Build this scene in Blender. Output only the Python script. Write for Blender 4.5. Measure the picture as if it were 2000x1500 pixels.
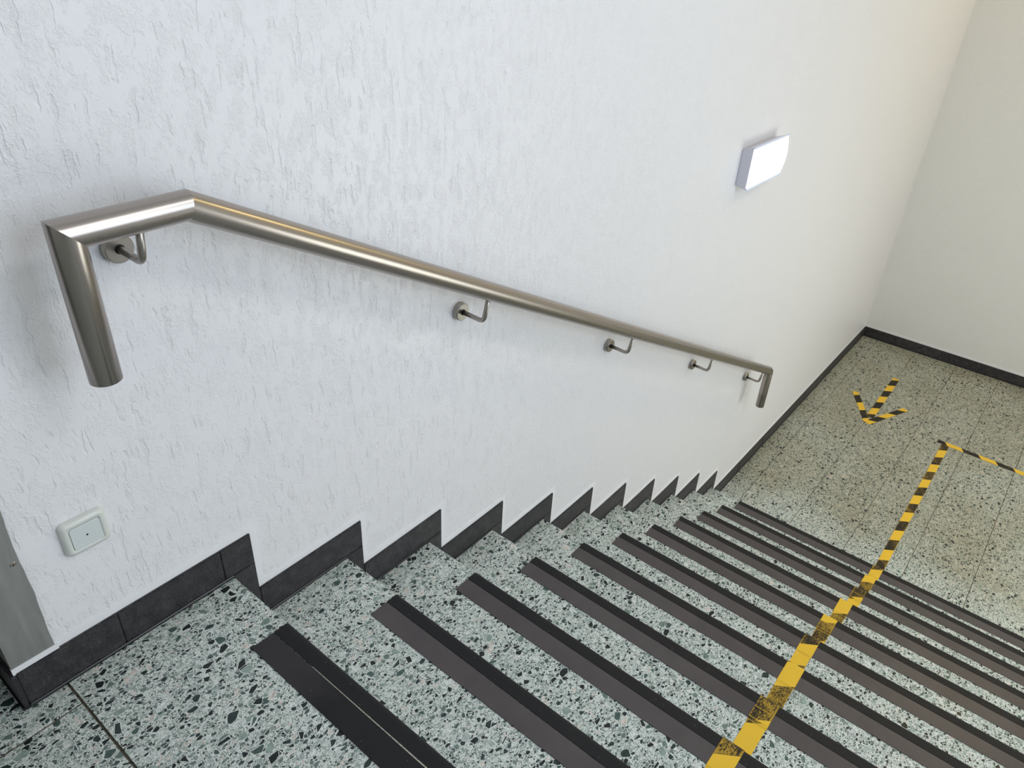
import bpy, bmesh, math, random
from mathutils import Vector, Matrix
import numpy as np

scene = bpy.context.scene
for o in list(bpy.data.objects):
    bpy.data.objects.remove(o)

# ------------------------------------------------------------------ camera
M = [[0.6316129380368384, -0.7737896878659766, 0.048110450597866616],
     [-0.38597717651868113, -0.36766232651988295, -0.8460768480845263],
     [0.6723739403866889, 0.5158235479408084, -0.5308854412004748]]
cam_data = bpy.data.cameras.new('camera')
cam = bpy.data.objects.new('camera', cam_data)
scene.collection.objects.link(cam)
r, d, f = (Vector(v) for v in M)
cam.matrix_world = Matrix(((r.x, -d.x, -f.x, -0.5838626), (r.y, -d.y, -f.y, -1.2319543),
                           (r.z, -d.z, -f.z, 1.3375621), (0, 0, 0, 1)))
cam_data.sensor_width = 36
cam_data.lens = 1448.937 / 2000 * 36
cam_data.clip_start = 0.02
scene.camera = cam

# ------------------------------------------------------------------ world, exposure, big lights
scene.view_settings.view_transform = 'Standard'
scene.view_settings.look = 'None'
scene.view_settings.gamma = 1
scene.view_settings.use_curve_mapping = False
scene.view_settings.exposure = -0.02
scene.cycles.max_bounces = 6
scene.cycles.caustics_reflective = False
scene.cycles.caustics_refractive = False
world = bpy.data.worlds.new('sky')
scene.world = world
world.use_nodes = True
bg = world.node_tree.nodes['Background']
bg.inputs[0].default_value = (0.88, 0.91, 1.0, 1)
bg.inputs[1].default_value = 0.6


def area(name, loc, size, size_y, power, color, target=None, portal=False):
    l = bpy.data.lights.new(name, 'AREA')
    l.shape = 'RECTANGLE'; l.size = size; l.size_y = size_y; l.energy = power; l.color = color
    if portal:
        l.cycles.is_portal = True
    o = bpy.data.objects.new(name, l)
    scene.collection.objects.link(o)
    o.location = loc
    if target is not None:
        o.rotation_euler = (Vector(target) - Vector(loc)).to_track_quat('-Z', 'Y').to_euler()
    return o


WINS = ((-0.3, 2.1, 0.7, 3.0), (2.4, 5.1, -1.75, 0.3))      # openings for the added windows in the right wall: x0, x1, z0, z1
YR = -3.4                        # right wall
# two added, unseen windows placed to brighten the wall (area lights outside the panes)
for (wx0, wx1, wz0, wz1), wp, wc in zip(WINS, (76, 72), ((0.80, 0.84, 1.0), (1.0, 0.955, 0.93))):
    area('window_daylight', ((wx0 + wx1) / 2, YR - 0.14, (wz0 + wz1) / 2), wx1 - wx0 - 0.1, wz1 - wz0 - 0.1, wp, wc,
         ((wx0 + wx1) / 2, 0, (wz0 + wz1) / 2))
LAMP_A = (1.25, -2.9, 3.52)      # neutral ceiling panel over the top of the stairs
LAMP_B = (5.75, -2.0, 3.52)       # warm ceiling panel over the lower landing
area('ceiling_panel_light', (LAMP_A[0], LAMP_A[1], LAMP_A[2] - 0.05), 1.3, 0.6, 26, (1.0, 1.0, 1.0),
     (LAMP_A[0], LAMP_A[1] + 0.0001, 0))
area('warm_panel_light', (LAMP_B[0], LAMP_B[1], LAMP_B[2] - 0.05), 1.1, 0.28, 33, (1.0, 0.81, 0.36),
     (LAMP_B[0], LAMP_B[1] + 0.0001, 0))

# ------------------------------------------------------------------ measures of the place
R = 0.17; T = 0.318765; H = 0.0947; A = 0.0569; W = 0.2016; SW = 0.0915; L = 6.4799
DX = [-0.0006, 0.0027, 0.0013, -0.0014, -0.0002, -0.0018, -0.0025, 0.0014, 0.0006, 0.0017, -0.0008]
DZ = [0.0032, -0.0067, -0.004, -0.0036, 0.0019, 0.003, 0.0033, 0.0025, 0.0011, 0.0012, -0.0004]
NX = [k * T + DX[k] for k in range(11)]
NZ = [-k * R + DZ[k] for k in range(11)]
ZB = -11 * R
YW = 0.008           # plaster face of the left wall
XF = L + 0.008       # plaster face of the far wall
XC = -0.447          # outer corner of the left wall
CEIL = 3.6


# ------------------------------------------------------------------ helpers
def link(name, me, mat=None, parent=None, smooth=False):
    o = bpy.data.objects.new(name, me)
    scene.collection.objects.link(o)
    if mat is not None and not me.materials:
        me.materials.append(mat)
    if parent is not None:
        o.parent = parent
    if smooth:
        for p in me.polygons:
            p.use_smooth = True
    return o


def bm_obj(name, bm, mat, parent=None, smooth=False):
    bmesh.ops.recalc_face_normals(bm, faces=bm.faces)
    me = bpy.data.meshes.new(name)
    bm.to_mesh(me); bm.free()
    return link(name, me, mat, parent, smooth)


def add_box(bm, x0, x1, y0, y1, z0, z1, bevel=0.0, segs=1):
    b = bmesh.new()
    bmesh.ops.create_cube(b, size=1)
    for v in b.verts:
        v.co = Vector((x0 + (v.co.x + .5) * (x1 - x0), y0 + (v.co.y + .5) * (y1 - y0), z0 + (v.co.z + .5) * (z1 - z0)))
    if bevel:
        bmesh.ops.bevel(b, geom=list(b.edges), offset=bevel, segments=segs, affect='EDGES', clamp_overlap=True)
    me = bpy.data.meshes.new('tmp'); b.to_mesh(me); b.free()
    bm.from_mesh(me); bpy.data.meshes.remove(me)


def box(name, x0, x1, y0, y1, z0, z1, mat, parent=None, bevel=0.0, segs=1):
    bm = bmesh.new()
    add_box(bm, x0, x1, y0, y1, z0, z1, bevel, segs)
    return bm_obj(name, bm, mat, parent)


def empty(name, loc=(0, 0, 0)):
    o = bpy.data.objects.new(name, None)
    scene.collection.objects.link(o)
    o.location = loc
    return o


def tag(o, label, cat, group=None):
    o['label'] = label; o['category'] = cat
    if group: o['group'] = group
    return o


def struct(o, label=None):
    o['kind'] = 'structure'
    if label: o['label'] = label
    return o


def keep(child, parent):
    """parent without moving the child"""
    child.parent = parent
    child.matrix_parent_inverse = Matrix.Translation(parent.location).inverted()
    return child


def sweep(bm, pts, radius, n=32, caps=True, up=Vector((0, 1, 0))):
    """tube through pts whose rings lie on the mitre planes; all turns in one plane"""
    pts = [Vector(p) for p in pts]
    rings = []
    for i, p in enumerate(pts):
        d0 = (p - pts[i - 1]).normalized() if i else (pts[1] - p).normalized()
        d1 = (pts[i + 1] - p).normalized() if i < len(pts) - 1 else d0
        side = up.normalized()
        nrm = d0.cross(side).normalized()
        t = (d0 + d1).normalized()
        ring = []
        for j in range(n):
            a = 2 * math.pi * j / n
            off = side * math.cos(a) * radius + nrm * math.sin(a) * radius
            q = p + off
            s = (p - q).dot(t) / d0.dot(t)      # slide along d0 to the mitre plane
            ring.append(bm.verts.new(q + d0 * s))
        rings.append(ring)
    for a, b in zip(rings, rings[1:]):
        for j in range(n):
            bm.faces.new((a[j], a[(j + 1) % n], b[(j + 1) % n], b[j]))
    if caps:
        bm.faces.new(rings[0]); bm.faces.new(rings[-1])
    return rings


# ------------------------------------------------------------------ materials
def new_mat(name):
    m = bpy.data.materials.new(name)
    m.use_nodes = True
    nt = m.node_tree
    return m, nt, nt.nodes['Principled BSDF']


class N:
    """tiny node helper"""
    def __init__(self, nt): self.nt = nt
    def add(self, t, **kw):
        n = self.nt.nodes.new(t)
        for k, v in kw.items():
            setattr(n, k, v)
        return n
    def set(self, sock, v):
        if isinstance(v, bpy.types.NodeSocket):
            self.nt.links.new(v, sock)
        else:
            sock.default_value = v
    def math(self, op, a, b=0.0, c=None, clamp=False):
        n = self.add('ShaderNodeMath', operation=op, use_clamp=clamp)
        self.set(n.inputs[0], a); self.set(n.inputs[1], b)
        if c is not None: self.set(n.inputs[2], c)
        return n.outputs[0]
    def vmath(self, op, a, b):
        n = self.add('ShaderNodeVectorMath', operation=op)
        self.set(n.inputs[0], a); self.set(n.inputs[1], b)
        return n.outputs[0]
    def noise(self, vec, scale, detail=2.0, rough=0.5, dist=0.0):
        n = self.add('ShaderNodeTexNoise')
        self.set(n.inputs['Vector'], vec)
        n.inputs['Scale'].default_value = scale; n.inputs['Detail'].default_value = detail
        n.inputs['Roughness'].default_value = rough; n.inputs['Distortion'].default_value = dist
        return n
    def vor(self, vec, scale, feature='F1', rnd=1.0):
        n = self.add('ShaderNodeTexVoronoi', feature=feature)
        self.set(n.inputs['Vector'], vec)
        n.inputs['Scale'].default_value = scale
        n.inputs['Randomness'].default_value = rnd
        return n
    def ramp(self, fac, stops, interp='LINEAR'):
        n = self.add('ShaderNodeValToRGB')
        n.color_ramp.interpolation = interp
        e = n.color_ramp.elements
        while len(e) < len(stops): e.new(0.5)
        for el, (p, c) in zip(e, stops):
            el.position = p
            el.color = (c[0], c[1], c[2], 1) if not isinstance(c, (int, float)) else (c, c, c, 1)
        self.set(n.inputs[0], fac)
        return n.outputs[0]
    def mix(self, fac, a, b, mode='MIX'):
        n = self.add('ShaderNodeMix', data_type='RGBA', blend_type=mode)
        self.set(n.inputs[0], fac)
        self.set(n.inputs[6], a if isinstance(a, bpy.types.NodeSocket) else (*a, 1))
        self.set(n.inputs[7], b if isinstance(b, bpy.types.NodeSocket) else (*b, 1))
        return n.outputs[2]
    def rng(self, v, a, b, c=0.0, d=1.0, smooth=False):
        n = self.add('ShaderNodeMapRange', interpolation_type='SMOOTHSTEP' if smooth else 'LINEAR')
        self.set(n.inputs[0], v)
        for i, x in enumerate((a, b, c, d)): n.inputs[1 + i].default_value = x
        return n.outputs[0]
    def pos(self):
        return self.add('ShaderNodeNewGeometry').outputs['Position']
    def mapping(self, vec, scale=(1, 1, 1), rot=(0, 0, 0)):
        n = self.add('ShaderNodeMapping')
        self.set(n.inputs['Vector'], vec)
        n.inputs['Scale'].default_value = scale
        n.inputs['Rotation'].default_value = rot
        return n.outputs[0]
    def bump(self, height, strength, dist, normal=None):
        n = self.add('ShaderNodeBump')
        self.set(n.inputs['Height'], height)
        n.inputs['Strength'].default_value = strength
        n.inputs['Distance'].default_value = dist
        if normal is not None: self.set(n.inputs['Normal'], normal)
        return n.outputs[0]


def sep_rand(n, color):
    s = n.add('ShaderNodeSeparateColor')
    n.set(s.inputs[0], color)
    return s.outputs


def terrazzo(name, dirty=0.0):
    m, nt, b = new_mat(name)
    n = N(nt)
    p0 = n.pos()
    oi = n.add('ShaderNodeObjectInfo').outputs['Random']
    sh = n.add('ShaderNodeCombineXYZ')
    n.set(sh.inputs[0], n.math('MULTIPLY', oi, 37.0)); n.set(sh.inputs[1], n.math('MULTIPLY', oi, 91.0)); n.set(sh.inputs[2], n.math('MULTIPLY', oi, 53.0))
    p = n.vmath('ADD', p0, sh.outputs[0])
    # slight warp: fragments keep straight, broken edges
    jn = n.noise(p, 24, 1, 0.5).outputs['Color']
    pj = n.vmath('ADD', p, n.vmath('MULTIPLY', n.vmath('SUBTRACT', jn, (0.5, 0.5, 0.5)), (0.008, 0.008, 0.008)))
    matrix = n.mix(n.noise(p, 200, 3).outputs[0], (0.62, 0.665, 0.62), (0.80, 0.83, 0.79))
    col = matrix
    small = [(0.00, (0.024, 0.032, 0.031)), (0.16, (0.075, 0.095, 0.09)), (0.30, (0.17, 0.21, 0.195)),
             (0.46, (0.29, 0.345, 0.315)), (0.66, (0.42, 0.47, 0.435)), (0.84, (0.60, 0.64, 0.61)), (0.975, (0.62, 0.56, 0.51))]
    mid = [(0.00, (0.018, 0.025, 0.025)), (0.20, (0.055, 0.085, 0.078)), (0.34, (0.15, 0.20, 0.18)),
           (0.50, (0.26, 0.33, 0.295)), (0.66, (0.38, 0.44, 0.41)), (0.80, (0.62, 0.66, 0.64)), (0.95, (0.64, 0.58, 0.53))]
    big = [(0.00, (0.012, 0.017, 0.018)), (0.24, (0.024, 0.042, 0.040)), (0.40, (0.065, 0.105, 0.095)),
           (0.52, (0.16, 0.215, 0.19)), (0.64, (0.27, 0.34, 0.305)), (0.74, (0.42, 0.48, 0.45)),
           (0.80, (0.66, 0.68, 0.66)), (0.93, (0.66, 0.59, 0.54))]
    for (sc, keep_p, gap, seed, squash, stops) in ((300, 0.72, 0.07, 3.1, 1.2, small), (150, 0.74, 0.055, 9.4, 1.35, small),
                                                   (98, 0.42, 0.055, 7.7, 1.4, mid),
                                                   (62, 0.31, 0.065, 1.3, 1.35, big), (40, 0.19, 0.075, 5.9, 1.25, big)):
        v0 = n.mapping(n.vmath('ADD', pj, (seed, seed * 1.7, seed * 0.6)), (1.0, squash, 1.0), (0, 0, seed))
        f1 = n.vor(v0, sc, 'F1')
        de = n.vor(v0, sc, 'DISTANCE_TO_EDGE')
        rnd = sep_rand(n, f1.outputs['Color'])
        g = n.math('MULTIPLY_ADD', rnd[2], 0.17 if sc < 80 else 0.10, gap)     # fragments of unequal size
        sel = n.math('LESS_THAN', rnd[1], keep_p)
        rad = n.math('ADD', f1.outputs['Distance'], g)
        e0 = n.math('SUBTRACT', de.outputs['Distance'], g)
        inside = n.math('MULTIPLY', n.rng(e0, -0.005, 0.010), n.rng(rad, 0.78, 0.80, 1.0, 0.0))
        halo = n.math('MULTIPLY', n.rng(e0, -0.05, -0.04), n.rng(rad, 0.82, 0.85, 1.0, 0.0))   # rim of cement round each chip
        if dirty and sc < 110:      # the landing slabs hold more pale marble
            rnd = [n.math('POWER', rnd[0], 0.92), rnd[1], rnd[2]]
        c = n.ramp(rnd[0], stops, 'CONSTANT')
        vein = n.rng(n.noise(pj, sc * 2.2, 3, 0.6).outputs[0], 0.3, 0.7, 0.72, 1.28)
        cmb = n.add('ShaderNodeCombineColor')
        for i in range(3): n.set(cmb.inputs[i], vein)
        col = n.mix(n.math('MULTIPLY', halo, sel), col, matrix)
        col = n.mix(n.math('MULTIPLY', inside, sel), col, n.mix(1.0, c, cmb.outputs[0], 'MULTIPLY'))
    # tiny dark specks inside the matrix
    sp = n.vor(n.mapping(pj, (1, 1, 1), (0, 0, 0.7)), 420, 'F1')
    sr = sep_rand(n, sp.outputs['Color'])
    smask = n.math('MULTIPLY', n.math('LESS_THAN', sp.outputs['Distance'], 0.33), n.math('LESS_THAN', sr[0], 0.42))
    # only where the matrix is
    lum = n.add('ShaderNodeRGBToBW'); n.set(lum.inputs[0], col)
    col = n.mix(n.math('MULTIPLY', smask, n.rng(lum.outputs[0], 0.44, 0.5)), col, (0.06, 0.08, 0.075))
    if dirty:
        dn = n.noise(p0, 1.6, 4, 0.6).outputs[0]
        px = n.add('ShaderNodeSeparateXYZ'); n.set(px.inputs[0], p0)
        # trodden-in dirt lies on the landing, less on its first slab
        away = n.rng(n.math('ADD', px.outputs[0], n.math('MULTIPLY', dn, 0.5)), 3.6, 4.05, 0.1, 1.0, True)
        amt = n.math('MULTIPLY', n.rng(dn, 0.25, 0.75, 0.45, 1.0), away)
        col = n.mix(n.math('MULTIPLY', amt, dirty), col, n.mix(1.0, col, (0.55, 0.46, 0.32), 'MULTIPLY'))
    n.set(b.inputs['Base Color'], col)
    rr = n.rng(n.noise(p0, 9, 3).outputs[0], 0.3, 0.7, 0.32, 0.46)
    n.set(b.inputs['Roughness'], rr)
    b.inputs['Specular IOR Level'].default_value = 0.35
    n.set(b.inputs['Normal'], n.bump(n.noise(p, 300, 2).outputs[0], 0.08, 0.001))
    return m


def plaster(name, color, groove=1.0):
    m, nt, b = new_mat(name)
    n = N(nt)
    p = n.pos()
    # raked plaster: smooth plateaus with broken edges, torn furrows running down, crumbs between
    warp = n.vmath('MULTIPLY', n.vmath('SUBTRACT', n.noise(p, 45, 3, 0.6).outputs['Color'], (0.5, 0.5, 0.5)), (0.012, 0.012, 0.016))
    pw = n.vmath('ADD', p, warp)
    n1 = n.noise(n.mapping(pw, (58, 58, 27)), 1.0, 4, 0.62).outputs[0]
    plat = n.rng(n1, 0.455, 0.515, 0.0, 1.0, True)
    g1 = n.noise(n.mapping(pw, (105, 105, 13)), 1.0, 1.0, 0.5).outputs[0]
    m1 = n.rng(n.noise(n.mapping(p, (30, 30, 16)), 1.0, 2, 0.5).outputs[0], 0.46, 0.56, 0.0, 1.0)
    px = n.add('ShaderNodeSeparateXYZ'); n.set(px.inputs[0], p)
    m1 = n.math('MULTIPLY', m1, n.rng(px.outputs[0], 0.5, 2.0, 1.0, 0.12, True))      # the trowel strokes fade out down the stairs
    cut = n.math('MULTIPLY', n.rng(g1, 0.575, 0.65, 0.0, 1.0, True), m1)
    furrow = n.math('SUBTRACT', 1.0, cut)
    far = n.rng(px.outputs[0], 0.2, 1.6, 0.0, 1.0, True)
    gz = n.math('SUBTRACT', n.math('MULTIPLY_ADD', far, 0.75, 1.25), n.math('MULTIPLY', plat, n.math('MULTIPLY_ADD', far, -0.5, 1.0)))
    grain = n.math('MULTIPLY', n.noise(n.mapping(p, (1, 1, 0.9)), 190, 3, 0.7).outputs[0], gz)
    low = n.noise(p, 10, 2).outputs[0]
    h = n.math('ADD', n.math('MULTIPLY', furrow, 0.8 * groove), n.math('MULTIPLY', grain, 1.5))
    h = n.math('ADD', h, n.math('MULTIPLY', plat, 0.55))
    h = n.math('ADD', h, n.math('MULTIPLY', low, 0.9))
    n.set(b.inputs['Normal'], n.bump(h, 0.62, 0.0022))
    n.set(b.inputs['Base Color'], n.mix(n.math('MULTIPLY', n.math('SUBTRACT', 1.0, furrow), 0.25), color, tuple(c * 0.8 for c in color)))
    b.inputs['Roughness'].default_value = 0.36
    b.inputs['Specular IOR Level'].default_value = 0.5
    return m


def simple(name, color, rough=0.5, metal=0.0, spec=0.5, noise=None, bump=None):
    m, nt, b = new_mat(name)
    n = N(nt)
    b.inputs['Base Color'].default_value = (*color, 1)
    b.inputs['Roughness'].default_value = rough
    b.inputs['Metallic'].default_value = metal
    b.inputs['Specular IOR Level'].default_value = spec
    if noise:
        sc, amt = noise
        f = n.rng(n.noise(n.pos(), sc, 4, 0.65).outputs[0], 0.35, 0.65)
        n.set(b.inputs['Base Color'], n.mix(f, tuple(c * (1 - amt) for c in color), tuple(min(1, c * (1 + amt)) for c in color)))
    if bump:
        sc, st = bump
        n.set(b.inputs['Normal'], n.bump(n.noise(n.pos(), sc, 3).outputs[0], st, 0.001))
    return m


def steel(name, color, rough, stretch=None):
    m, nt, b = new_mat(name)
    n = N(nt)
    b.inputs['Base Color'].default_value = (*color, 1)
    b.inputs['Roughness'].default_value = rough
    b.inputs['Metallic'].default_value = 1.0
    if stretch:      # dull, handled sheet
        s = n.noise(n.mapping(n.pos(), stretch), 1.0, 3, 0.6).outputs[0]
        n.set(b.inputs['Roughness'], n.rng(s, 0.3, 0.7, rough - 0.03, rough + 0.05))
        n.set(b.inputs['Base Color'], n.mix(n.rng(s, 0.3, 0.7), tuple(c * 0.9 for c in color), tuple(c * 1.06 for c in color)))
    return m


def granite_tile(name):
    m, nt, b = new_mat(name)
    n = N(nt)
    p = n.pos()
    oi = n.add('ShaderNodeObjectInfo').outputs['Random']
    a = n.noise(p, 190, 4, 0.75).outputs[0]
    c = n.noise(p, 34, 3, 0.6).outputs[0]
    f = n.math('ADD', n.math('MULTIPLY', a, 0.65), n.math('MULTIPLY', c, 0.35))
    col = n.ramp(f, [(0.36, (0.006, 0.006, 0.008)), (0.46, (0.022, 0.020, 0.024)), (0.56, (0.045, 0.041, 0.044)), (0.68, (0.10, 0.096, 0.090))])
    col = n.mix(1.0, col, n.ramp(oi, [(0.0, (0.85, 0.85, 0.85)), (1.0, (1.15, 1.12, 1.1))]), 'MULTIPLY')
    n.set(b.inputs['Base Color'], col)
    b.inputs['Roughness'].default_value = 0.48
    n.set(b.inputs['Normal'], n.bump(a, 0.25, 0.0008))
    return m


def rubber(name, base, dusty, amount, rough, patch=False):
    m, nt, b = new_mat(name)
    n = N(nt)
    p = n.pos()
    d = n.rng(n.noise(p, 7, 4, 0.6).outputs[0], 0.3, 0.75, 0.0, amount)
    sp = n.vor(p, 160, 'F1')
    sr = sep_rand(n, sp.outputs['Color'])
    speck = n.math('MULTIPLY', n.math('LESS_THAN', sp.outputs['Distance'], 0.13), n.math('LESS_THAN', sr[0], 0.05))
    col = n.mix(d, base, dusty)
    if patch:   # the dust still lying on the unworn left end of the first strip
        px = n.add('ShaderNodeSeparateXYZ'); n.set(px.inputs[0], p)
        e = n.rng(n.math('ADD', px.outputs[1], n.math('MULTIPLY', n.noise(p, 14, 3).outputs[0], 0.12)), -0.38, -0.25, 0.0, 0.8, True)
        col = n.mix(e, col, dusty)
    col = n.mix(n.math('MULTIPLY', speck, 0.6), col, (0.35, 0.35, 0.35))
    n.set(b.inputs['Base Color'], col)
    b.inputs['Roughness'].default_value = rough
    b.inputs['Specular IOR Level'].default_value = 0.35
    n.set(b.inputs['Normal'], n.bump(n.noise(p, 500, 3, 0.6).outputs[0], 0.15, 0.0006))
    return m


def tape_mat(name, wear, ends=False):
    m, nt, b = new_mat(name)
    n = N(nt)
    uv = n.add('ShaderNodeUVMap'); uv.uv_map = 'UVMap'; uv = uv.outputs[0]
    s = n.add('ShaderNodeSeparateXYZ'); n.set(s.inputs[0], uv)
    fr = n.math('FRACT', s.outputs[0])
    black = n.math('LESS_THAN', fr, 0.5)
    p = n.pos()
    w1 = n.noise(n.mapping(p, (90, 420, 90), (0, 0, 0.9)), 1.0, 3, 0.7).outputs[0]
    w2 = n.noise(p, 230, 4, 0.75).outputs[0]
    wf = n.noise(p, 11, 3, 0.6).outputs[0]
    w = n.math('ADD', n.math('MULTIPLY', w1, 0.45), n.math('MULTIPLY', w2, 0.55))
    edge = n.rng(n.math('ABSOLUTE', s.outputs[1]), 0.40, 0.5, 0.0, 0.10)
    w = n.math('ADD', n.math('ADD', w, edge), n.math('MULTIPLY', n.math('SUBTRACT', wf, 0.5), 0.42))
    worn = n.rng(w, 0.62 - wear, 0.70 - wear, 0.0, 0.85)
    if ends:
        ev = n.add('ShaderNodeUVMap'); ev.uv_map = 'End'
        es_ = n.add('ShaderNodeSeparateXYZ'); n.set(es_.inputs[0], ev.outputs[0])
        dmin = n.math('ADD', n.math('MINIMUM', es_.outputs[0], es_.outputs[1]), n.math('MULTIPLY', n.math('SUBTRACT', w2, 0.5), 0.004))
        worn = n.math('MAXIMUM', worn, n.rng(dmin, 0.0022, 0.0034, 0.9, 0.0))
    blk = n.mix(worn, n.mix(wf, (0.012, 0.010, 0.008), (0.030, 0.022, 0.013)), (0.50, 0.31, 0.035))
    yel = n.mix(n.noise(p, 22, 4).outputs[0], (0.84, 0.52, 0.035), (0.76, 0.47, 0.045))
    n.set(b.inputs['Base Color'], n.mix(black, yel, blk))
    b.inputs['Roughness'].default_value = 0.5
    b.inputs['Specular IOR Level'].default_value = 0.25
    n.set(b.inputs['Normal'], n.bump(n.noise(p, 60, 3).outputs[0], 0.1, 0.0015))
    return m


def emit(name, color, strength):
    m, nt, b = new_mat(name)
    b.inputs['Base Color'].default_value = (0.85, 0.87, 0.9, 1)
    b.inputs['Roughness'].default_value = 0.25
    b.inputs['Emission Color'].default_value = (*color, 1)
    b.inputs['Emission Strength'].default_value = strength
    return m


M_TERR = terrazzo('terrazzo')
M_TERR_D = terrazzo('terrazzo_dirty', 0.85)
M_WALL = plaster('white_raked_plaster', (0.815, 0.79, 0.815))
M_WALL_FAR = plaster('white_plaster_far', (0.80, 0.785, 0.765), 0.35)
M_PLAIN = simple('plain_paint', (0.78, 0.78, 0.77), 0.6)
M_BAND = simple('smooth_white_paint', (0.83, 0.815, 0.84), 0.4, bump=(120, 0.1))
M_GRAN = granite_tile('black_granite')
M_SEAL = simple('black_sealant', (0.010, 0.010, 0.012), 0.35)
M_GROUT = simple('brown_grout', (0.15, 0.125, 0.09), 0.85, noise=(90, 0.5), bump=(300, 0.5))
M_STEEL = steel('brushed_steel', (0.40, 0.355, 0.325), 0.27)
M_STEEL_D = steel('brushed_steel_fitting', (0.36, 0.33, 0.30), 0.30)
M_PLATE = steel('dull_steel_sheet', (0.46, 0.45, 0.44), 0.46, (60, 60, 9))
M_BLACK = rubber('black_rubber_edge', (0.005, 0.005, 0.007), (0.012, 0.011, 0.012), 0.5, 0.6)
M_STRIP_SHEEN = rubber('brown_rubber_band', (0.068, 0.058, 0.060), (0.092, 0.078, 0.080), 1.0, 0.40)  # lighter brown stands in for the bright wall mirrored in black rubber
M_STRIP_DARK = rubber('clean_rubber_band', (0.006, 0.006, 0.008), (0.036, 0.032, 0.036), 0.2, 0.6, patch=True)  # same rubber without the mirrored wall in its colour, dust at the left end
M_LINE = simple('pale_grit', (0.42, 0.40, 0.33), 0.8, noise=(160, 0.4))
M_TAPE = tape_mat('hazard_tape_floor', 0.085)
M_TAPE_S = tape_mat('hazard_tape_steps', 0.12, True)
M_TAPE_A = tape_mat('hazard_tape_arrow', 0.0)
M_PLASTIC = simple('off_white_plastic', (0.66, 0.67, 0.63), 0.3)
M_PLASTIC2 = simple('white_plastic_insert', (0.64, 0.67, 0.67), 0.32)
M_DARK = simple('dark_hole', (0.01, 0.01, 0.01), 0.6)
M_HOUSING = simple('white_lamp_housing', (0.62, 0.61, 0.68), 0.35)
M_DIFF = emit('lamp_diffuser', (0.93, 0.97, 1.0), 1.6)
M_LIP = simple('clear_lamp_edge', (0.72, 0.78, 0.95), 0.12)
M_CEILEMIT = emit('ceiling_diffuser', (1.0, 0.99, 1.0), 2.5)
M_CEILWARM = emit('ceiling_diffuser_warm', (1.0, 0.82, 0.5), 3.0)

# ------------------------------------------------------------------ room shell
# left wall: a thick block, lower edge following nothing (it runs down behind skirting and stairs)
wl = box('wall_left', XC, XF + 0.25, YW, 0.35, ZB - 0.2, CEIL, M_WALL)
struct(wl, 'white raked plaster wall beside the stairs')
wf_ = box('wall_far', XF, XF + 0.25, YR - 0.2, YW, ZB - 0.2, CEIL, M_WALL_FAR)
struct(wf_, 'white plaster wall at the end of the lower landing')
bm = bmesh.new()
(ax0, ax1, az0, az1), (bx0, bx1, bz0, bz1) = WINS
for (x0, x1, z0, z1) in ((-2.6, ax0, ZB - .2, CEIL), (ax0, ax1, ZB - .2, az0), (ax0, ax1, az1, CEIL), (ax1, bx0, ZB - .2, CEIL),
                         (bx0, bx1, ZB - .2, bz0), (bx0, bx1, bz1, CEIL), (bx1, XF, ZB - .2, CEIL)):
    add_box(bm, x0, x1, YR - 0.2, YR, z0, z1)
struct(bm_obj('wall_right', bm, M_PLAIN))
struct(box('wall_back', -2.8, -2.6, YR - 0.2, 0.35, -0.2, CEIL, M_PLAIN))
struct(box('ceiling', -2.8, XF + 0.25, YR - 0.2, 0.35, CEIL, CEIL + 0.15, M_PLAIN))

# windows added in the right wall (outside the picture, placed for the wall's brightness)
mg, nt, b_ = new_mat('window_glass')
n_ = N(nt)
nt.nodes.remove(b_)
tr = n_.add('ShaderNodeBsdfTransparent'); tr.inputs[0].default_value = (0.93, 0.98, 0.96, 1)
gl = n_.add('ShaderNodeBsdfGlossy'); gl.inputs['Roughness'].default_value = 0.02
mx = n_.add('ShaderNodeMixShader'); mx.inputs[0].default_value = 0.06
nt.links.new(tr.outputs[0], mx.inputs[1]); nt.links.new(gl.outputs[0], mx.inputs[2])
nt.links.new(mx.outputs[0], nt.nodes['Material Output'].inputs[0])
fw = 0.06
M_WF = simple('window_frame_paint', (0.12, 0.12, 0.12), 0.4)
for i, (wx0, wx1, wz0, wz1) in enumerate(WINS):
    win = struct(empty('window_%d' % (i + 1), ((wx0 + wx1) / 2, YR, wz0)))
    xm = (wx0 + wx1) / 2
    bm = bmesh.new()
    for (a_, b_, c_, d_) in ((wx0, wx1, wz0, wz0 + fw), (wx0, wx1, wz1 - fw, wz1), (wx0, wx0 + fw, wz0 + fw, wz1 - fw),
                             (wx1 - fw, wx1, wz0 + fw, wz1 - fw), (xm - fw / 2, xm + fw / 2, wz0 + fw, wz1 - fw)):
        add_box(bm, a_, b_, YR - 0.12, YR - 0.05, c_, d_)
    keep(bm_obj('window_frame', bm, M_WF), win)
    for x0, x1 in ((wx0 + fw, xm - fw / 2), (xm + fw / 2, wx1 - fw)):
        keep(box('pane', x0, x1, YR - 0.09, YR - 0.084, wz0 + fw, wz1 - fw, mg), win)

# ceiling lights (outside the picture)
for (lx, ly, lz), sx, sy, mm, lab in ((LAMP_A, 1.35, 0.65, M_CEILEMIT, 'flat white ceiling light above the top of the stairs'),
                                      (LAMP_B, 1.15, 0.32, M_CEILWARM, 'narrow warm ceiling light above the lower landing')):
    t = tag(empty('ceiling_light', (lx, ly, CEIL)), lab, 'light')
    keep(box('housing', lx - sx / 2, lx + sx / 2, ly - sy / 2, ly + sy / 2, lz - 0.03, CEIL, M_HOUSING), t)
    keep(box('diffuser', lx - sx / 2 + .02, lx + sx / 2 - .02, ly - sy / 2 + .02, ly + sy / 2 - .02, lz - 0.045, lz - 0.03, mm), t)

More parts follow.
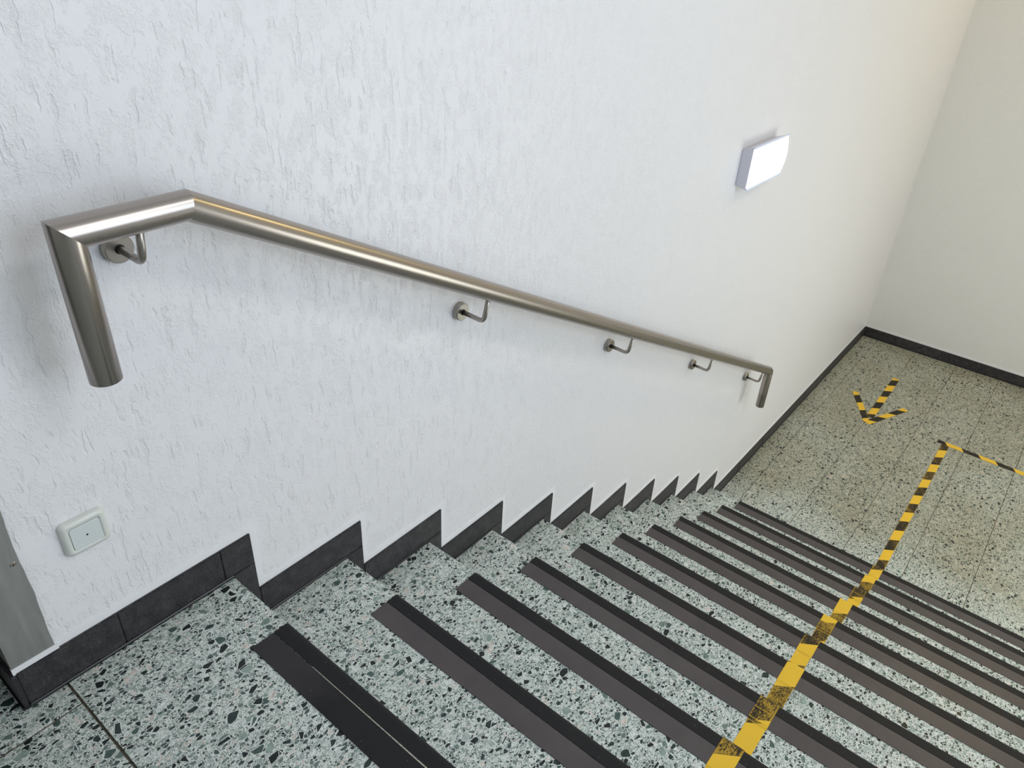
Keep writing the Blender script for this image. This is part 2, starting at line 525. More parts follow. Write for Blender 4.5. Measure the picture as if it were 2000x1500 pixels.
# ------------------------------------------------------------------ upper floor: grout bed and terrazzo tiles
JW = 0.0045
up = struct(box('floor', -2.6, -0.05, YR, 0.36, -0.25, -0.003, M_GROUT), 'upper landing floor, brown joints between terrazzo slabs')
slab_i = 0
yj = [0.36, 0.282, -0.063, -0.408, -0.753, -1.098, -1.443, -1.788, -2.133, -2.478, -2.823, YR]
xj = [-0.3785 - i * 0.345 for i in range(8)]
for i in range(len(xj) - 1):
    for j_ in range(len(yj) - 1):
        y1, y0 = yj[j_], yj[j_ + 1]
        if y0 > YW and xj[i] > XC + 0.01 and xj[i + 1] < XC:
            x1 = XC - 0.001          # slabs beside the return of the wall
        else:
            x1 = xj[i] - JW / 2
        if y0 < YW < y1 and i == 0:
            pass
        box('tile', max(xj[i + 1] + JW / 2, -2.6), x1, y0 + JW / 2, y1 - JW / 2, -0.02, 0.0, M_TERR, up, 0.0008)

# ------------------------------------------------------------------ lower floor
lo = struct(box('floor', 10 * T - 0.02, XF, YR, YW, ZB - 0.2, ZB - 0.003, M_GROUT), 'lower landing floor, rows of terrazzo slabs with thin joints')
rows = [0.007, -0.135, -0.480, -0.825, -1.170, -1.510, -1.855, -2.2, -2.545, -2.89, YR]
random.seed(4)
JB = 0.0034
for i in range(len(rows) - 1):
    y1, y0 = rows[i], rows[i + 1]
    xs = [10 * T - 0.02, 3.63]
    x = 3.63 + (0.345 if i % 2 else 0.69)
    while x < XF - 0.05:
        xs.append(x); x += 0.69
    xs.append(XF)
    for a_, c_ in zip(xs, xs[1:]):
        box('tile', a_ + JB / 4, c_ - JB / 4, y0 + JB / 2, y1 - JB / 2, ZB - 0.02, ZB + random.uniform(-0.0006, 0.0004), M_TERR_D, lo, 0.0008)

# ------------------------------------------------------------------ staircase
YS = -2.3     # right end of the flight
stairs = tag(empty('staircase', (0, -1.1, ZB)), 'speckled grey-green terrazzo staircase with dark anti-slip strips on each step', 'stairs')
for k in range(11):
    x0 = -0.3785 + JW / 2 if k == 0 else NX[k - 1] - 0.03
    bm = bmesh.new()
    add_box(bm, x0, NX[k], YS, YW - 0.001, NZ[k] - 0.04, NZ[k])
    # soften the nose
    es = [e for e in bm.edges if all(abs(v.co.x - NX[k]) < 1e-5 and abs(v.co.z - NZ[k]) < 1e-5 for v in e.verts)]
    bmesh.ops.bevel(bm, geom=es, offset=0.004, segments=3, affect='EDGES')
    t_ = keep(bm_obj('tread', bm, M_TERR), stairs)
    zb = (NZ[k + 1] if k < 10 else ZB) - 0.0405
    keep(box('riser', NX[k] - 0.05, NX[k] - 0.022, YS, YW - 0.001, zb if k < 10 else ZB + 0.001, NZ[k] - 0.0405, M_TERR), stairs)
bm = bmesh.new()
prof = [(-0.3, -0.26)] + [(0, 0)] * 0
# rough concrete under the treads, hidden by them
cs = [(-0.04, -0.25)]
for k in range(11):
    cs.append((NX[k] - 0.052, (NZ[k] - 0.042)))
    nz = NZ[k + 1] - 0.042 if k < 10 else ZB - 0.15
    cs.append((NX[k] - 0.052, nz))
cs += [(NX[10] - 0.052, ZB - 0.19), (NX[10] - 0.35, ZB - 0.19)]
top = [(-0.37, -0.042)] + [c for c in cs[1:-2]] + [(NX[10] - 0.052, ZB - 0.19), (NX[10] - 0.40, ZB - 0.19), (-0.37, -0.35)]
va = [bm.verts.new((x, YW - 0.002, z)) for x, z in top]
vb = [bm.verts.new((x, YS + 0.001, z)) for x, z in top]
bm.faces.new(va); bm.faces.new(list(reversed(vb)))
for i in range(len(top)):
    j_ = (i + 1) % len(top)
    bm.faces.new((va[i], vb[i], vb[j_], va[j_]))
keep(bm_obj('concrete_core', bm, M_PLAIN), stairs)


def prism_y(bm, prof, y0, y1):
    va = [bm.verts.new((x, y1, z)) for x, z in prof]
    vb = [bm.verts.new((x, y0, z)) for x, z in prof]
    bm.faces.new(va); bm.faces.new(list(reversed(vb)))
    m_ = len(prof)
    for i in range(m_):
        j_ = (i + 1) % m_
        bm.faces.new((va[i], vb[i], vb[j_], va[j_]))


EDGE = 0.037
random.seed(11)
for k in range(11):
    x, z = NX[k], NZ[k]
    yl = -W + random.uniform(-0.004, 0.004)
    yr = YS + 0.06
    bm = bmesh.new()
    prism_y(bm, [(x - SW, z - 0.001), (x - SW, z + 0.0022), (x - EDGE - 0.0008, z + 0.0024), (x - EDGE - 0.0008, z - 0.001)], yr, yl)
    band = keep(bm_obj('nosing_strip', bm, M_STRIP_DARK if k == 0 else M_STRIP_SHEEN), stairs)
    if k == 0:
        band['label'] = 'near-black anti-slip strip, dusty only at its left end'
    bm = bmesh.new()
    prism_y(bm, [(x - EDGE + 0.0008, z - 0.001), (x - EDGE + 0.0008, z + 0.0026), (x - 0.010, z + 0.0024), (x - 0.003, z + 0.0010),
                 (x + 0.0015, z - 0.0035), (x + 0.0022, z - 0.020), (x + 0.0004, z - 0.020), (x + 0.0004, z - 0.005), (x - 0.005, z - 0.001)], yr, yl)
    e_ = bm_obj('edge_band', bm, M_BLACK)
    e_.parent = band
    e_['label'] = 'black rubber nosing edge'
    if k == 0:
        bm = bmesh.new()
        seg = 34
        vs_ = []
        for q in range(seg + 1):
            y = -0.335 - (1.5) * q / seg
            wd = 0.0004 + 0.0008 * min(1, q / 6) + random.uniform(-0.0002, 0.0003)
            vs_.append((bm.verts.new((x - EDGE - wd, y, z + 0.00285)), bm.verts.new((x - EDGE + wd, y, z + 0.00285))))
        for a_, b2 in zip(vs_, vs_[1:]):
            bm.faces.new((a_[0], a_[1], b2[1], b2[0]))
        l_ = bm_obj('worn_line', bm, M_LINE)
        l_.parent = band
        l_['label'] = 'pale line of grit in the joint'

# ------------------------------------------------------------------ skirting along the left wall
sk = struct(empty('baseboard_left', (0, 0, 0)), 'black granite skirting stepping down with the stairs')
GJ = 0.0009


def skirt_tile(x0, x1, z0, z1, ang=None):
    bm = bmesh.new()
    add_box(bm, x0 + GJ, x1 - GJ, 0.0, 0.012, z0, z1)
    es = [e for e in bm.edges if all(abs(v.co.y) < 1e-6 for v in e.verts)]
    bmesh.ops.bevel(bm, geom=es, offset=0.0013, segments=2, affect='EDGES')
    return bm_obj('tile', bm, M_GRAN, sk)


segs_top = []
for k in range(12):
    xl = XC if k == 0 else NX[k - 1] + A
    zt = NZ[k] if k < 11 else ZB
    xr = NX[k] + A if k < 11 else L
    if k == 0:
        cuts = [xl + 0.0, -0.2555, -0.022, xr]
    elif k == 11:
        cuts = [xl]
        while cuts[-1] + 0.42 < xr: cuts.append(cuts[-1] + 0.42)
        cuts.append(xr)
    else:
        cuts = [xl, xr]
    for a_, c_ in zip(cuts, cuts[1:]):
        skirt_tile(a_, c_, zt + 0.006, zt + H)
    segs_top.append((xl, xr, zt + H))
    if k < 11:
        zn = NZ[k + 1] if k < 10 else ZB
        skirt_tile(NX[k] - 0.02, NX[k] + A, zn + 0.001, zt + 0.004)
    # bead of sealant between skirting and slab
    bm = bmesh.new()
    add_box(bm, xl, (NX[k] - 0.001) if k < 11 else L, -0.0035, 0.010, zt - 0.001, zt + 0.007, 0.002)
    s_ = bm_obj('sealant_joint', bm, M_SEAL, sk)
    s_['label'] = 'thin black sealant bead'

# return of the skirting and wall end round the corner at the far left
rt = struct(empty('baseboard_side', (XC, 0, 0)), 'black skirting round the left wall corner')
keep(box('tile', XC - 0.010, XC - 0.0005, 0.0, 0.118, 0.006, H, M_GRAN, None, 0.0015), rt)
keep(box('sealant_joint', XC - 0.013, XC - 0.0005, 0.0, 0.118, 0.0, 0.007, M_SEAL), rt)

# dark green panel added for the shade behind the wall corner (only its foot shows)
shade_panel = struct(empty('door_1', (-1.0, 0.12, 0)), 'dark green door leaf set back behind the left wall corner')
M_SHADE_PANEL = simple('dark_green_paint', (0.012, 0.022, 0.019), 0.5)
keep(box('leaf', -1.36, XC - 0.045, 0.125, 0.165, 0.006, 2.05, M_SHADE_PANEL, None, 0.002), shade_panel)
keep(box('frame', XC - 0.043, XC - 0.001, 0.119, 0.20, 0.001, 2.10, M_SHADE_PANEL), shade_panel)
keep(box('frame', -1.42, -1.362, 0.119, 0.20, 0.001, 2.10, M_SHADE_PANEL), shade_panel)
keep(box('frame', -1.36, XC - 0.045, 0.119, 0.20, 2.052, 2.10, M_SHADE_PANEL), shade_panel)
bm = bmesh.new()
add_box(bm, -2.6, -1.42, 0.12, 0.35, -0.002, CEIL)
add_box(bm, -1.42, XC - 0.001, 0.12, 0.35, 2.10, CEIL)
struct(bm_obj('wall_recess', bm, M_PLAIN))

# far wall skirting
fs = struct(empty('baseboard_far', (L, 0, ZB)), 'black skirting along the foot of the far wall')
ys = [-0.0, -0.278, -0.6966, -1.12, -1.54, -1.96, -2.38, -2.80, YR]
for a_, c_ in zip(ys, ys[1:]):
    bm = bmesh.new()
    add_box(bm, L, L + 0.012, c_ + GJ, a_ - GJ, ZB + 0.004, ZB + H)
    es = [e for e in bm.edges if all(abs(v.co.x - L) < 1e-6 for v in e.verts)]
    bmesh.ops.bevel(bm, geom=es, offset=0.002, segments=1, affect='EDGES')
    keep(bm_obj('tile', bm, M_GRAN), fs)
keep(box('sealant_joint', L - 0.003, L + 0.01, YR, -0.004, ZB - 0.001, ZB + 0.006, M_SEAL), fs)

# smooth painted band above the skirting
BW = 0.018
bm = bmesh.new()
y0b, y1b = YW - 0.0022, YW + 0.004
for k, (xl, xr, zt) in enumerate(segs_top):
    x0 = xl if k == 0 else xl + BW
    x1 = xr + (BW if k < 11 else 0)
    add_box(bm, x0, x1, y0b, y1b, zt - 0.001, zt + BW)
    if k < 11:
        add_box(bm, xr - 0.001, xr + BW, y0b, y1b, segs_top[k + 1][2] - 0.001, zt - 0.001)
struct(bm_obj('trim_1', bm, M_BAND), 'smooth white painted band above the stepped skirting')
struct(box('trim_2', XF - 0.0022, XF + 0.004, YR, YW - 0.003, ZB + H - 0.001, ZB + H + BW, M_BAND), 'smooth white band above the far skirting')
# light paint line on top of the skirting below the steel plate

# ------------------------------------------------------------------ steel corner guard
cg = tag(empty('corner_guard', (XC, 0, H)), 'dull steel sheet covering the wall corner at the far left', 'corner guard')
bm = bmesh.new()
gx1 = -0.372
# front flange with a slightly wavy plaster edge on its right
zz = [H + 0.017 + i * 0.02 for i in range(120)]
random.seed(3)
pts = []
for z in zz:
    pts.append((gx1 + 0.0015 * math.sin(z * 31) + random.uniform(-0.0007, 0.0007), z))
vl = [bm.verts.new((XC - 0.0004, YW - 0.0045, z)) for z in zz]
vr = [bm.verts.new((x, YW - 0.0045, z)) for x, z in pts]
vl2 = [bm.verts.new((XC - 0.0004, YW + 0.001, z)) for z in zz]
vr2 = [bm.verts.new((x, YW + 0.001, z)) for x, z in pts]
for i in range(len(zz) - 1):
    bm.faces.new((vl[i], vr[i], vr[i + 1], vl[i + 1]))
    bm.faces.new((vr[i], vr2[i], vr2[i + 1], vr[i + 1]))
bm.faces.new((vl[0], vl2[0], vr2[0], vr[0]))
f1 = bm_obj('front_flange', bm, M_PLATE); keep(f1, cg)
keep(box('side_flange', XC - 0.0030, XC - 0.0002, YW - 0.0046, 0.11, H + 0.017, zz[-1], M_PLATE), cg)
keep(box('paint_line', XC - 0.004, gx1 + 0.004, YW - 0.006, YW, H + 0.001, H + 0.0165, M_BAND), cg)
for zs in (0.334, 1.35):
    bm = bmesh.new()
    bmesh.ops.create_cone(bm, cap_ends=True, segments=24, radius1=0.0058, radius2=0.0042, depth=0.002)
    bmesh.ops.rotate(bm, verts=bm.verts, matrix=Matrix.Rotation(math.radians(90), 3, 'X'))
    bmesh.ops.translate(bm, verts=bm.verts, vec=(-0.3835, YW - 0.0052, zs))
    s_ = keep(bm_obj('screw', bm, M_STEEL), cg)
    bm = bmesh.new()
    add_box(bm, -0.3835 - 0.0013, -0.3835 + 0.0013, YW - 0.0066, YW - 0.005, zs - 0.0013, zs + 0.0013)
    bm_obj('screw_recess', bm, M_DARK, s_)
    s_.matrix_parent_inverse = Matrix.Translation(cg.location).inverted()

# ------------------------------------------------------------------ handrail
RD = -0.107; RR = 0.0249; ZT = 0.923; S = 0.5282; XA = -0.1904; XE = 3.3903; Z0 = 0.9215
ZE = Z0 - S * XE
rail = tag(empty('handrail', (1.6, 0, 0)), 'brushed stainless steel tube handrail fixed to the white wall, both ends bent down', 'handrail')
xk = (Z0 - ZT) / S
P = [Vector((XA, RD, 0.6785)), Vector((XA, RD, ZT)), Vector((xk, RD, ZT)), Vector((XE, RD, ZE)), Vector((XE, RD, -1.122))]


def mitre_ring(p, d0, d1, n=56):
    side = Vector((0, 1, 0)); nrm = d0.cross(side).normalized(); t = (d0 + d1).normalized()
    out = []
    for j_ in range(n):
        a = 2 * math.pi * j_ / n
        q = p + side * math.cos(a) * RR + nrm * math.sin(a) * RR
        out.append(q + d0 * ((p - q).dot(t) / d0.dot(t)))
    return out


dirs = [(P[i + 1] - P[i]).normalized() for i in range(4)]


def tube_seg(name, i, cap0=False, cap1=False, pend=None):
    d0 = dirs[i]
    prev = dirs[i - 1] if i > 0 else d0
    nxt = dirs[i + 1] if i < 3 else d0
    n = 56
    side = Vector((0, 1, 0)); nrm = d0.cross(side).normalized()
    bm = bmesh.new()
    rings = []
    t0 = (prev + d0).normalized(); t1 = (d0 + nxt).normalized()
    for p, t in ((P[i], t0), (P[i + 1], t1)):
        ring = []
        for j_ in range(n):
            a = 2 * math.pi * j_ / n
            q = p + side * math.cos(a) * RR + nrm * math.sin(a) * RR
            ring.append(bm.verts.new(q + d0 * ((p - q).dot(t) / d0.dot(t))))
        rings.append(ring)
    for j_ in range(n):
        fc = bm.faces.new((rings[0][j_], rings[0][(j_ + 1) % n], rings[1][(j_ + 1) % n], rings[1][j_]))
        fc.smooth = True
    for flag, ring, dd in ((cap0, rings[0], -d0), (cap1, rings[1], d0)):
        if flag:
            c = bmesh.ops.extrude_edge_only(bm, edges=[bm.edges.get((ring[j_], ring[(j_ + 1) % n])) for j_ in range(n)])
            vs = [g for g in c['geom'] if isinstance(g, bmesh.types.BMVert)]
            ctr = sum((v.co for v in vs), Vector()) / n
            for v in vs: v.co = ctr + (v.co - ctr) * 0.94 + dd * 0.0012
            bm.faces.new(sorted(vs, key=lambda v: math.atan2((v.co - ctr).dot(nrm), (v.co - ctr).dot(side))))
    bmesh.ops.recalc_face_normals(bm, faces=bm.faces)
    me = bpy.data.meshes.new(name); bm.to_mesh(me); bm.free()
    return keep(link(name, me, M_STEEL), rail)


tube_seg('end_tube', 0, cap0=True)
tube_seg('level_tube', 1)
# the sloping tube ends in a tight rounded bend at the bottom
P3 = P[3]
rb = 0.030
u0, u1 = dirs[2], dirs[3]
ang = u0.angle(u1)
cut = rb * math.tan(ang / 2)
arc = []
nrm_in = (u1 - u0 * u0.dot(u1)).normalized()
c0 = P3 - u0 * cut + nrm_in * rb
nb = 7
for i in range(nb + 1):
    th = ang * i / nb
    arc.append(c0 - nrm_in * rb * math.cos(th) + u0 * rb * math.sin(th))
save3, save4 = P[3].copy(), P[4].copy()
# sloping tube (mitred at the knee, straight at the bend)
P_full = list(P)
dirs_full = list(dirs)


def tube_pts(name, pts, start_dir=None, cap1=False, radius=RR, n=56, mat=M_STEEL, par=rail, cap0=False):
    bm = bmesh.new()
    pts = [Vector(p) for p in pts]
    side = Vector((0, 1, 0))
    if abs((pts[1] - pts[0]).normalized().dot(side)) > 0.9 or abs((pts[-1] - pts[-2]).normalized().dot(side)) > 0.9:
        side = Vector((1, 0, 0))
    rings = []
    for i, p in enumerate(pts):
        d0 = (p - pts[i - 1]).normalized() if i else (pts[1] - p).normalized()
        d1 = (pts[i + 1] - p).normalized() if i < len(pts) - 1 else d0
        t = (d0 + d1).normalized()
        if i == 0 and start_dir is not None: t = (start_dir + d0).normalized()
        nrm = d0.cross(side).normalized()
        ring = []
        for j_ in range(n):
            a = 2 * math.pi * j_ / n
            q = p + side * math.cos(a) * radius + nrm * math.sin(a) * radius
            ring.append(bm.verts.new(q + d0 * ((p - q).dot(t) / d0.dot(t))))
        rings.append(ring)
    for a_, b2 in zip(rings, rings[1:]):
        for j_ in range(n):
            bm.faces.new((a_[j_], a_[(j_ + 1) % n], b2[(j_ + 1) % n], b2[j_])).smooth = True
    if cap1: bm.faces.new(rings[-1])
    if cap0: bm.faces.new(rings[0])
    bmesh.ops.recalc_face_normals(bm, faces=bm.faces)
    me = bpy.data.meshes.new(name); bm.to_mesh(me); bm.free()
    o = link(name, me, mat)
    if par is rail: keep(o, rail)
    elif par is not None: o.parent = par
    return o


tube_pts('sloping_tube', [P[2]] + arc[:1], start_dir=dirs[1])
tube_pts('bend', arc)
tube_pts('end_tube', [arc[-1], P[4]], cap1=True)


def bracket(bx):
    zr = (Z0 - S * bx if bx > xk else ZT)
    zt = zr - RR * (math.sqrt(1 + S * S) if bx > xk else 1) + 0.002
    zt += 0.002
    zd = zt - (0.061 if bx < 0 else 0.070)
    ya, ye = -0.098, -0.077        # where the arm meets the tube, and its elbow
    # rosette: low cylinder with a bevelled rim
    bm = bmesh.new()
    prof = [(0.0, -0.0095), (0.0230, -0.0095), (0.0248, -0.0078), (0.0248, -0.0012), (0.0254, -0.0004), (0.0254, YW)]
    n = 48
    rings = []
    for (rad, y) in prof[1:]:
        rings.append([bm.verts.new((bx + rad * math.cos(2 * math.pi * j_ / n), y, zd + rad * math.sin(2 * math.pi * j_ / n))) for j_ in range(n)])
    for a_, b2 in zip(rings, rings[1:]):
        for j_ in range(n):
            bm.faces.new((a_[j_], a_[(j_ + 1) % n], b2[(j_ + 1) % n], b2[j_])).smooth = True
    bm.faces.new(rings[0])
    br = keep(bm_obj('bracket', bm, M_STEEL_D), rail)
    # bent arm: out from the wall, rounded elbow, leaning up to the underside of the tube
    a0, el, a1 = Vector((bx, -0.008, zd)), Vector((bx, ye - 0.006, zd - 0.002)), Vector((bx, ya, zt + 0.006))
    d0v, d1v = (el - a0).normalized(), (a1 - el).normalized()
    cutl = 0.018
    q0, q1 = el - d0v * cutl, el + d1v * cutl
    pts = [a0, q0]
    for i in range(1, 9):
        t = i / 9
        pts.append(q0 * (1 - t) ** 2 + el * 2 * t * (1 - t) + q1 * t ** 2)
    pts += [q1, a1]
    bm = bmesh.new()
    side = Vector((1, 0, 0)); n = 20; rad = 0.0066
    pp = [Vector(q) for q in pts]
    rings = []
    for i, p in enumerate(pp):
        d0 = (p - pp[i - 1]) if i else (pp[1] - p)
        d1 = (pp[i + 1] - p) if i < len(pp) - 1 else d0
        t = (d0.normalized() + d1.normalized()).normalized()
        nm = t.cross(side).normalized()
        rings.append([bm.verts.new(p + side * math.cos(2 * math.pi * j_ / n) * rad + nm * math.sin(2 * math.pi * j_ / n) * rad) for j_ in range(n)])
    for a_, b2 in zip(rings, rings[1:]):
        for j_ in range(n):
            bm.faces.new((a_[j_], a_[(j_ + 1) % n], b2[(j_ + 1) % n], b2[j_])).smooth = True
    bm.faces.new(rings[0]); bm.faces.new(rings[-1])
    arm = bm_obj('arm', bm, M_STEEL_D); arm.parent = br
    # thin collar where the arm leaves the rosette
    bm = bmesh.new()
    bmesh.ops.create_cone(bm, cap_ends=True, segments=24, radius1=0.0085, radius2=0.0085, depth=0.0015)
    bmesh.ops.rotate(bm, verts=bm.verts, matrix=Matrix.Rotation(math.radians(90), 3, 'X'))
    bmesh.ops.translate(bm, verts=bm.verts, vec=(bx, -0.0098, zd))
    c = bm_obj('arm_hole', bm, M_DARK); c.parent = br
    return br


for bx in (-0.080, 0.773, 1.618, 2.468, 3.322):
    bracket(bx)

# ------------------------------------------------------------------ blank cover plate on the wall
def rrect(cx, cz, hw, hh, rad, n=6):
    out = []
    for (sx, sz, a0) in ((1, 1, 0), (-1, 1, 90), (-1, -1, 180), (1, -1, 270)):
        for i in range(n + 1):
            a = math.radians(a0 + 90 * i / n)
            out.append((cx + sx * (hw - rad) + rad * math.cos(a), cz + sz * (hh - rad) + rad * math.sin(a)))
    return out


def lofted(name, rings, mat, parent=None, cap=True, smooth=True):
    bm = bmesh.new()
    vr_ = [[bm.verts.new((x, y, z)) for x, z in ring] for ring, y in rings]
    n = len(vr_[0])
    for a_, b2 in zip(vr_, vr_[1:]):
        for j_ in range(n):
            bm.faces.new((a_[j_], a_[(j_ + 1) % n], b2[(j_ + 1) % n], b2[j_])).smooth = smooth
    if cap: bm.faces.new(vr_[-1])
    return bm_obj(name, bm, mat, parent)


CX, CZ = -0.2618, 0.3270
cp = tag(empty('cover_plate', (CX, 0, CZ)), 'square white plastic blank wall plate low beside the steel corner sheet', 'wall plate')
keep(lofted('frame', [(rrect(CX, CZ, 0.0415, 0.0385, 0.010), YW), (rrect(CX, CZ, 0.0410, 0.0380, 0.010), 0.001),
                      (rrect(CX, CZ, 0.0385, 0.0358, 0.009), -0.0035), (rrect(CX, CZ, 0.034, 0.0315, 0.008), -0.0056),
                      (rrect(CX, CZ, 0.0282, 0.0258, 0.0058), -0.0062), (rrect(CX, CZ, 0.0280, 0.0256, 0.0056), -0.0045)], M_PLASTIC, cap=False), cp)
keep(lofted('gap', [(rrect(CX, CZ, 0.0282, 0.0258, 0.0056), -0.003), (rrect(CX, CZ, 0.0282, 0.0258, 0.0056), -0.0046)], M_DARK), cp)
ins = keep(lofted('insert', [(rrect(CX, CZ, 0.0273, 0.0249, 0.0052), -0.004), (rrect(CX, CZ, 0.0273, 0.0249, 0.0052), -0.0064),
                             (rrect(CX, CZ, 0.0268, 0.0244, 0.005), -0.0069)], M_PLASTIC2), cp)
bm = bmesh.new()
bmesh.ops.create_cone(bm, cap_ends=True, segments=20, radius1=0.0019, radius2=0.0019, depth=0.0008)
bmesh.ops.rotate(bm, verts=bm.verts, matrix=Matrix.Rotation(math.radians(90), 3, 'X'))
bmesh.ops.translate(bm, verts=bm.verts, vec=(CX + 0.0002, -0.0070, CZ - 0.0006))
keep(bm_obj('pin_hole', bm, M_DARK), cp)

# ------------------------------------------------------------------ bulkhead wall lamp
lx0, lx1 = 2.552, 2.936
lamp = tag(empty('wall_lamp', ((lx0 + lx1) / 2, 0, 0.476)), 'lit white bulkhead lamp high on the wall above the lower stairs', 'lamp')
bm = bmesh.new()
back = [(lx0, YW, 0.398), (lx0 + 0.315, YW, 0.398), (lx0 + 0.315, YW, 0.5515), (lx0, YW, 0.5515)]
front = [(lx0 + 0.004, -0.040, 0.386), (lx1 - 0.012, -0.040, 0.386), (lx1 - 0.012, -0.040, 0.5655), (lx0 + 0.004, -0.040, 0.5655)]
vb_ = [bm.verts.new(v) for v in back]; vf = [bm.verts.new(v) for v in front]
for i in range(4):
    bm.faces.new((vb_[i], vb_[(i + 1) % 4], vf[(i + 1) % 4], vf[i]))
bm.faces.new(vf)
bm.faces.new(vb_)
bmesh.ops.bevel(bm, geom=list(bm.edges), offset=0.002, segments=2, affect='EDGES')
keep(bm_obj('housing', bm, M_HOUSING), lamp)
# bowed translucent cover
bm = bmesh.new()
nz = 16
z0, z1 = 0.392, 0.562
cols = []
for i in range(nz + 1):
    t = i / nz
    z = z0 + (z1 - z0) * t
    y = -0.046 - 0.013 * (1 - (2 * t - 1) ** 2)
    cols.append([bm.verts.new((lx0 + 0.006, -0.0405, z)), bm.verts.new((lx0 + 0.008, y, z)), bm.verts.new((lx1 - 0.011, y, z)), bm.verts.new((lx1 - 0.0125, -0.0405, z))])
for a_, b2 in zip(cols, cols[1:]):
    for j_ in range(3):
        bm.faces.new((a_[j_], a_[j_ + 1], b2[j_ + 1], b2[j_])).smooth = (j_ == 1)
for c in (cols[0], cols[-1]):
    bm.faces.new(c)
keep(bm_obj('diffuser', bm, M_DIFF), lamp)
keep(box('upper_rim', lx0, lx1 - 0.006, -0.050, -0.0405, 0.5622, 0.5685, M_LIP, None, 0.0012, 2), lamp)
keep(box('lower_rim', lx0, lx1 - 0.006, -0.050, -0.0405, 0.3835, 0.3918, M_LIP, None, 0.0012, 2), lamp)

# ------------------------------------------------------------------ hazard tape
PER = 0.231


def tape(name, rows_, y_c, width, mat, parent, off, slope=0.66, th=0.0004):
    """tape running along x over the profile rows_ [(x, z), ...]; stripes start black at x = off (centre line)"""
    bm = bmesh.new()
    uvl = bm.loops.layers.uv.new('UVMap')
    uve = bm.loops.layers.uv.new('End')
    vs = []
    for (x, z) in rows_:
        vs.append((bm.verts.new((x, y_c + width / 2, z)), bm.verts.new((x, y_c - width / 2, z))))
    dist = [rows_[0][0]]
    for a_, c_ in zip(rows_, rows_[1:]):
        dist.append(dist[-1] + math.hypot(c_[0] - a_[0], c_[1] - a_[1]))
    uvs = {}
    ude = {}
    for i, (a_, c_) in enumerate(vs):
        ude[a_] = ude[c_] = (dist[i] - dist[0], dist[-1] - dist[i])
        uvs[a_] = ((dist[i] + slope * width / 2 - off) / PER, 0.5)
        uvs[c_] = ((dist[i] - slope * width / 2 - off) / PER, -0.5)
    for (a_, c_), (a2, c2) in zip(vs, vs[1:]):
        f_ = bm.faces.new((a_, c_, c2, a2))
        for lp in f_.loops: lp[uvl].uv = uvs[lp.vert]; lp[uve].uv = ude[lp.vert]
    me = bpy.data.meshes.new(name); bm.to_mesh(me); bm.free()
    o = link(name, me, mat)
    sm = o.modifiers.new('thickness', 'SOLIDIFY'); sm.thickness = th; sm.offset = 1 if me.polygons[0].normal.z > 0 else -1
    keep(o, parent)
    return o


def flat_tape(name, p0, p1, width, z, mat, parent, off, slope=0.66, cut0=0.0, cut1=0.0):
    """straight flat piece from p0 to p1; cut0/cut1 slant the ends"""
    p0, p1 = Vector(p0), Vector(p1)
    dv = (p1 - p0); ln = dv.length; dv.normalize(); nv = Vector((-dv.y, dv.x))
    bm = bmesh.new()
    uvl = bm.loops.layers.uv.new('UVMap')
    co = [(0 - cut0, .5), (0 + cut0, -.5), (ln + cut1, -.5), (ln - cut1, .5)]
    lower, upper = [], []
    for (s, t) in co:
        q = p0 + dv * s + nv * (t * width)
        lower.append((bm.verts.new((q.x, q.y, z)), ((s + slope * t * width - off) / PER, t)))
        upper.append((bm.verts.new((q.x, q.y, z + 0.0005)), ((s + slope * t * width - off) / PER, t)))
    faces = [upper, lower[::-1]] + [[lower[i], lower[(i + 1) % 4], upper[(i + 1) % 4], upper[i]] for i in range(4)]
    for fc in faces:
        f_ = bm.faces.new([v for v, _ in fc])
        d_ = {v: u for v, u in fc}
        for lp in f_.loops: lp[uvl].uv = d_[lp.vert]
    return keep(bm_obj(name, bm, mat), parent)


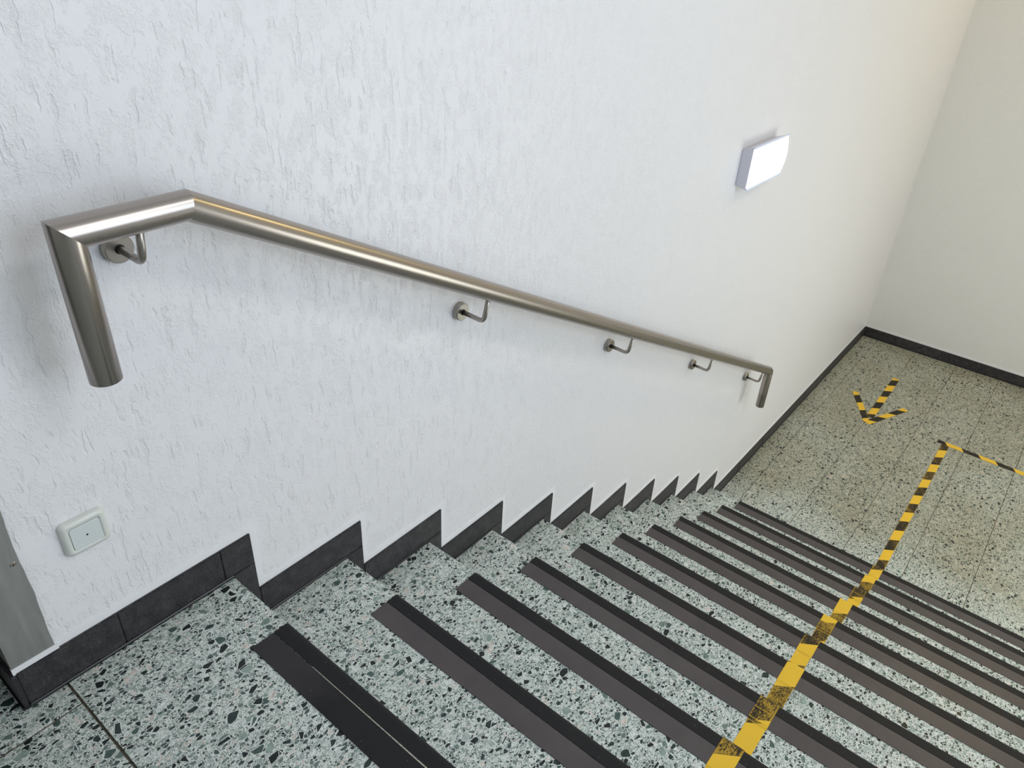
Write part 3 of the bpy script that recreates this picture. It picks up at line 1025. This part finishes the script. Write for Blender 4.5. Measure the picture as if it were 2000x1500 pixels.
line = tag(empty('hazard_tape', (3.4, -1.045, ZB)), 'yellow and black striped tape line running down the steps and across the landing', 'tape')
YC = {10: -1.050, 9: -1.050, 8: -1.0485, 7: -1.0345, 6: -1.0265, 5: -1.0235, 4: -1.0385, 3: -1.043, 2: -1.0395, 1: -1.042}
PH = {10: -0.03, 9: 0.05, 8: -0.085, 7: 0.02, 6: -0.155, 5: -0.045, 4: 0.01, 3: -0.095, 2: -0.04, 1: 0.03}
for k in range(1, 11):
    x, z = NX[k], NZ[k]
    y = YC[k]
    # piece lying on the stone, tucked under the strip's edge
    tape('tape_piece', [(NX[k - 1] - 0.015, z + 0.0004), (x - SW - 0.002, z + 0.0004)], y, 0.053, M_TAPE_S, line, x + PH[k])
    # piece over the rubber strip and round the nose
    tape('tape_piece', [(x - SW - 0.006, z + 0.0008), (x - SW - 0.001, z + 0.0030), (x - 0.010, z + 0.0034), (x - 0.002, z + 0.0018),
                        (x + 0.0030, z - 0.0030), (x + 0.0040, z - 0.024)], y - 0.0005, 0.056, M_TAPE_S, line, x + PH[k])
    # second layer on some strips
    if k in (3, 6, 8, 9):
        tape('tape_piece', [(x - SW + 0.004, z + 0.0037), (x - 0.045, z + 0.0040)], y, 0.0555, M_TAPE_S, line, x + PH[k] + 0.012)
# run across the lower landing
flat_tape('tape_piece', (3.20, -1.047), (5.085, -1.0455), 0.053, ZB + 0.0008, M_TAPE, line, 0.1155 * 0.0 + 0.1655 + 0.0, cut1=0.0)

cross = tag(empty('hazard_tape', (5.07, -1.5, ZB)), 'striped tape strip crossing the lower landing at a right angle to the long line', 'tape')
flat_tape('tape_piece', (5.0905, -0.985), (5.070, -2.6), 0.046, ZB + 0.0015, M_TAPE_A, cross, 0.175, slope=0.6)

arrow = tag(empty('floor_arrow', (5.0, -0.49, ZB)), 'yellow and black striped tape arrow stuck on the lower landing near the corner', 'arrow')
flat_tape('shaft', (5.842, -0.479), (5.06, -0.490), 0.055, ZB + 0.0008, M_TAPE_A, arrow, 0.036)
flat_tape('barb', (5.372, -0.278), (4.975, -0.492), 0.050, ZB + 0.0014, M_TAPE_A, arrow, 0.055, slope=0.35)
flat_tape('barb', (5.378, -0.677), (4.955, -0.496), 0.050, ZB + 0.0020, M_TAPE_A, arrow, 0.05, slope=0.9)
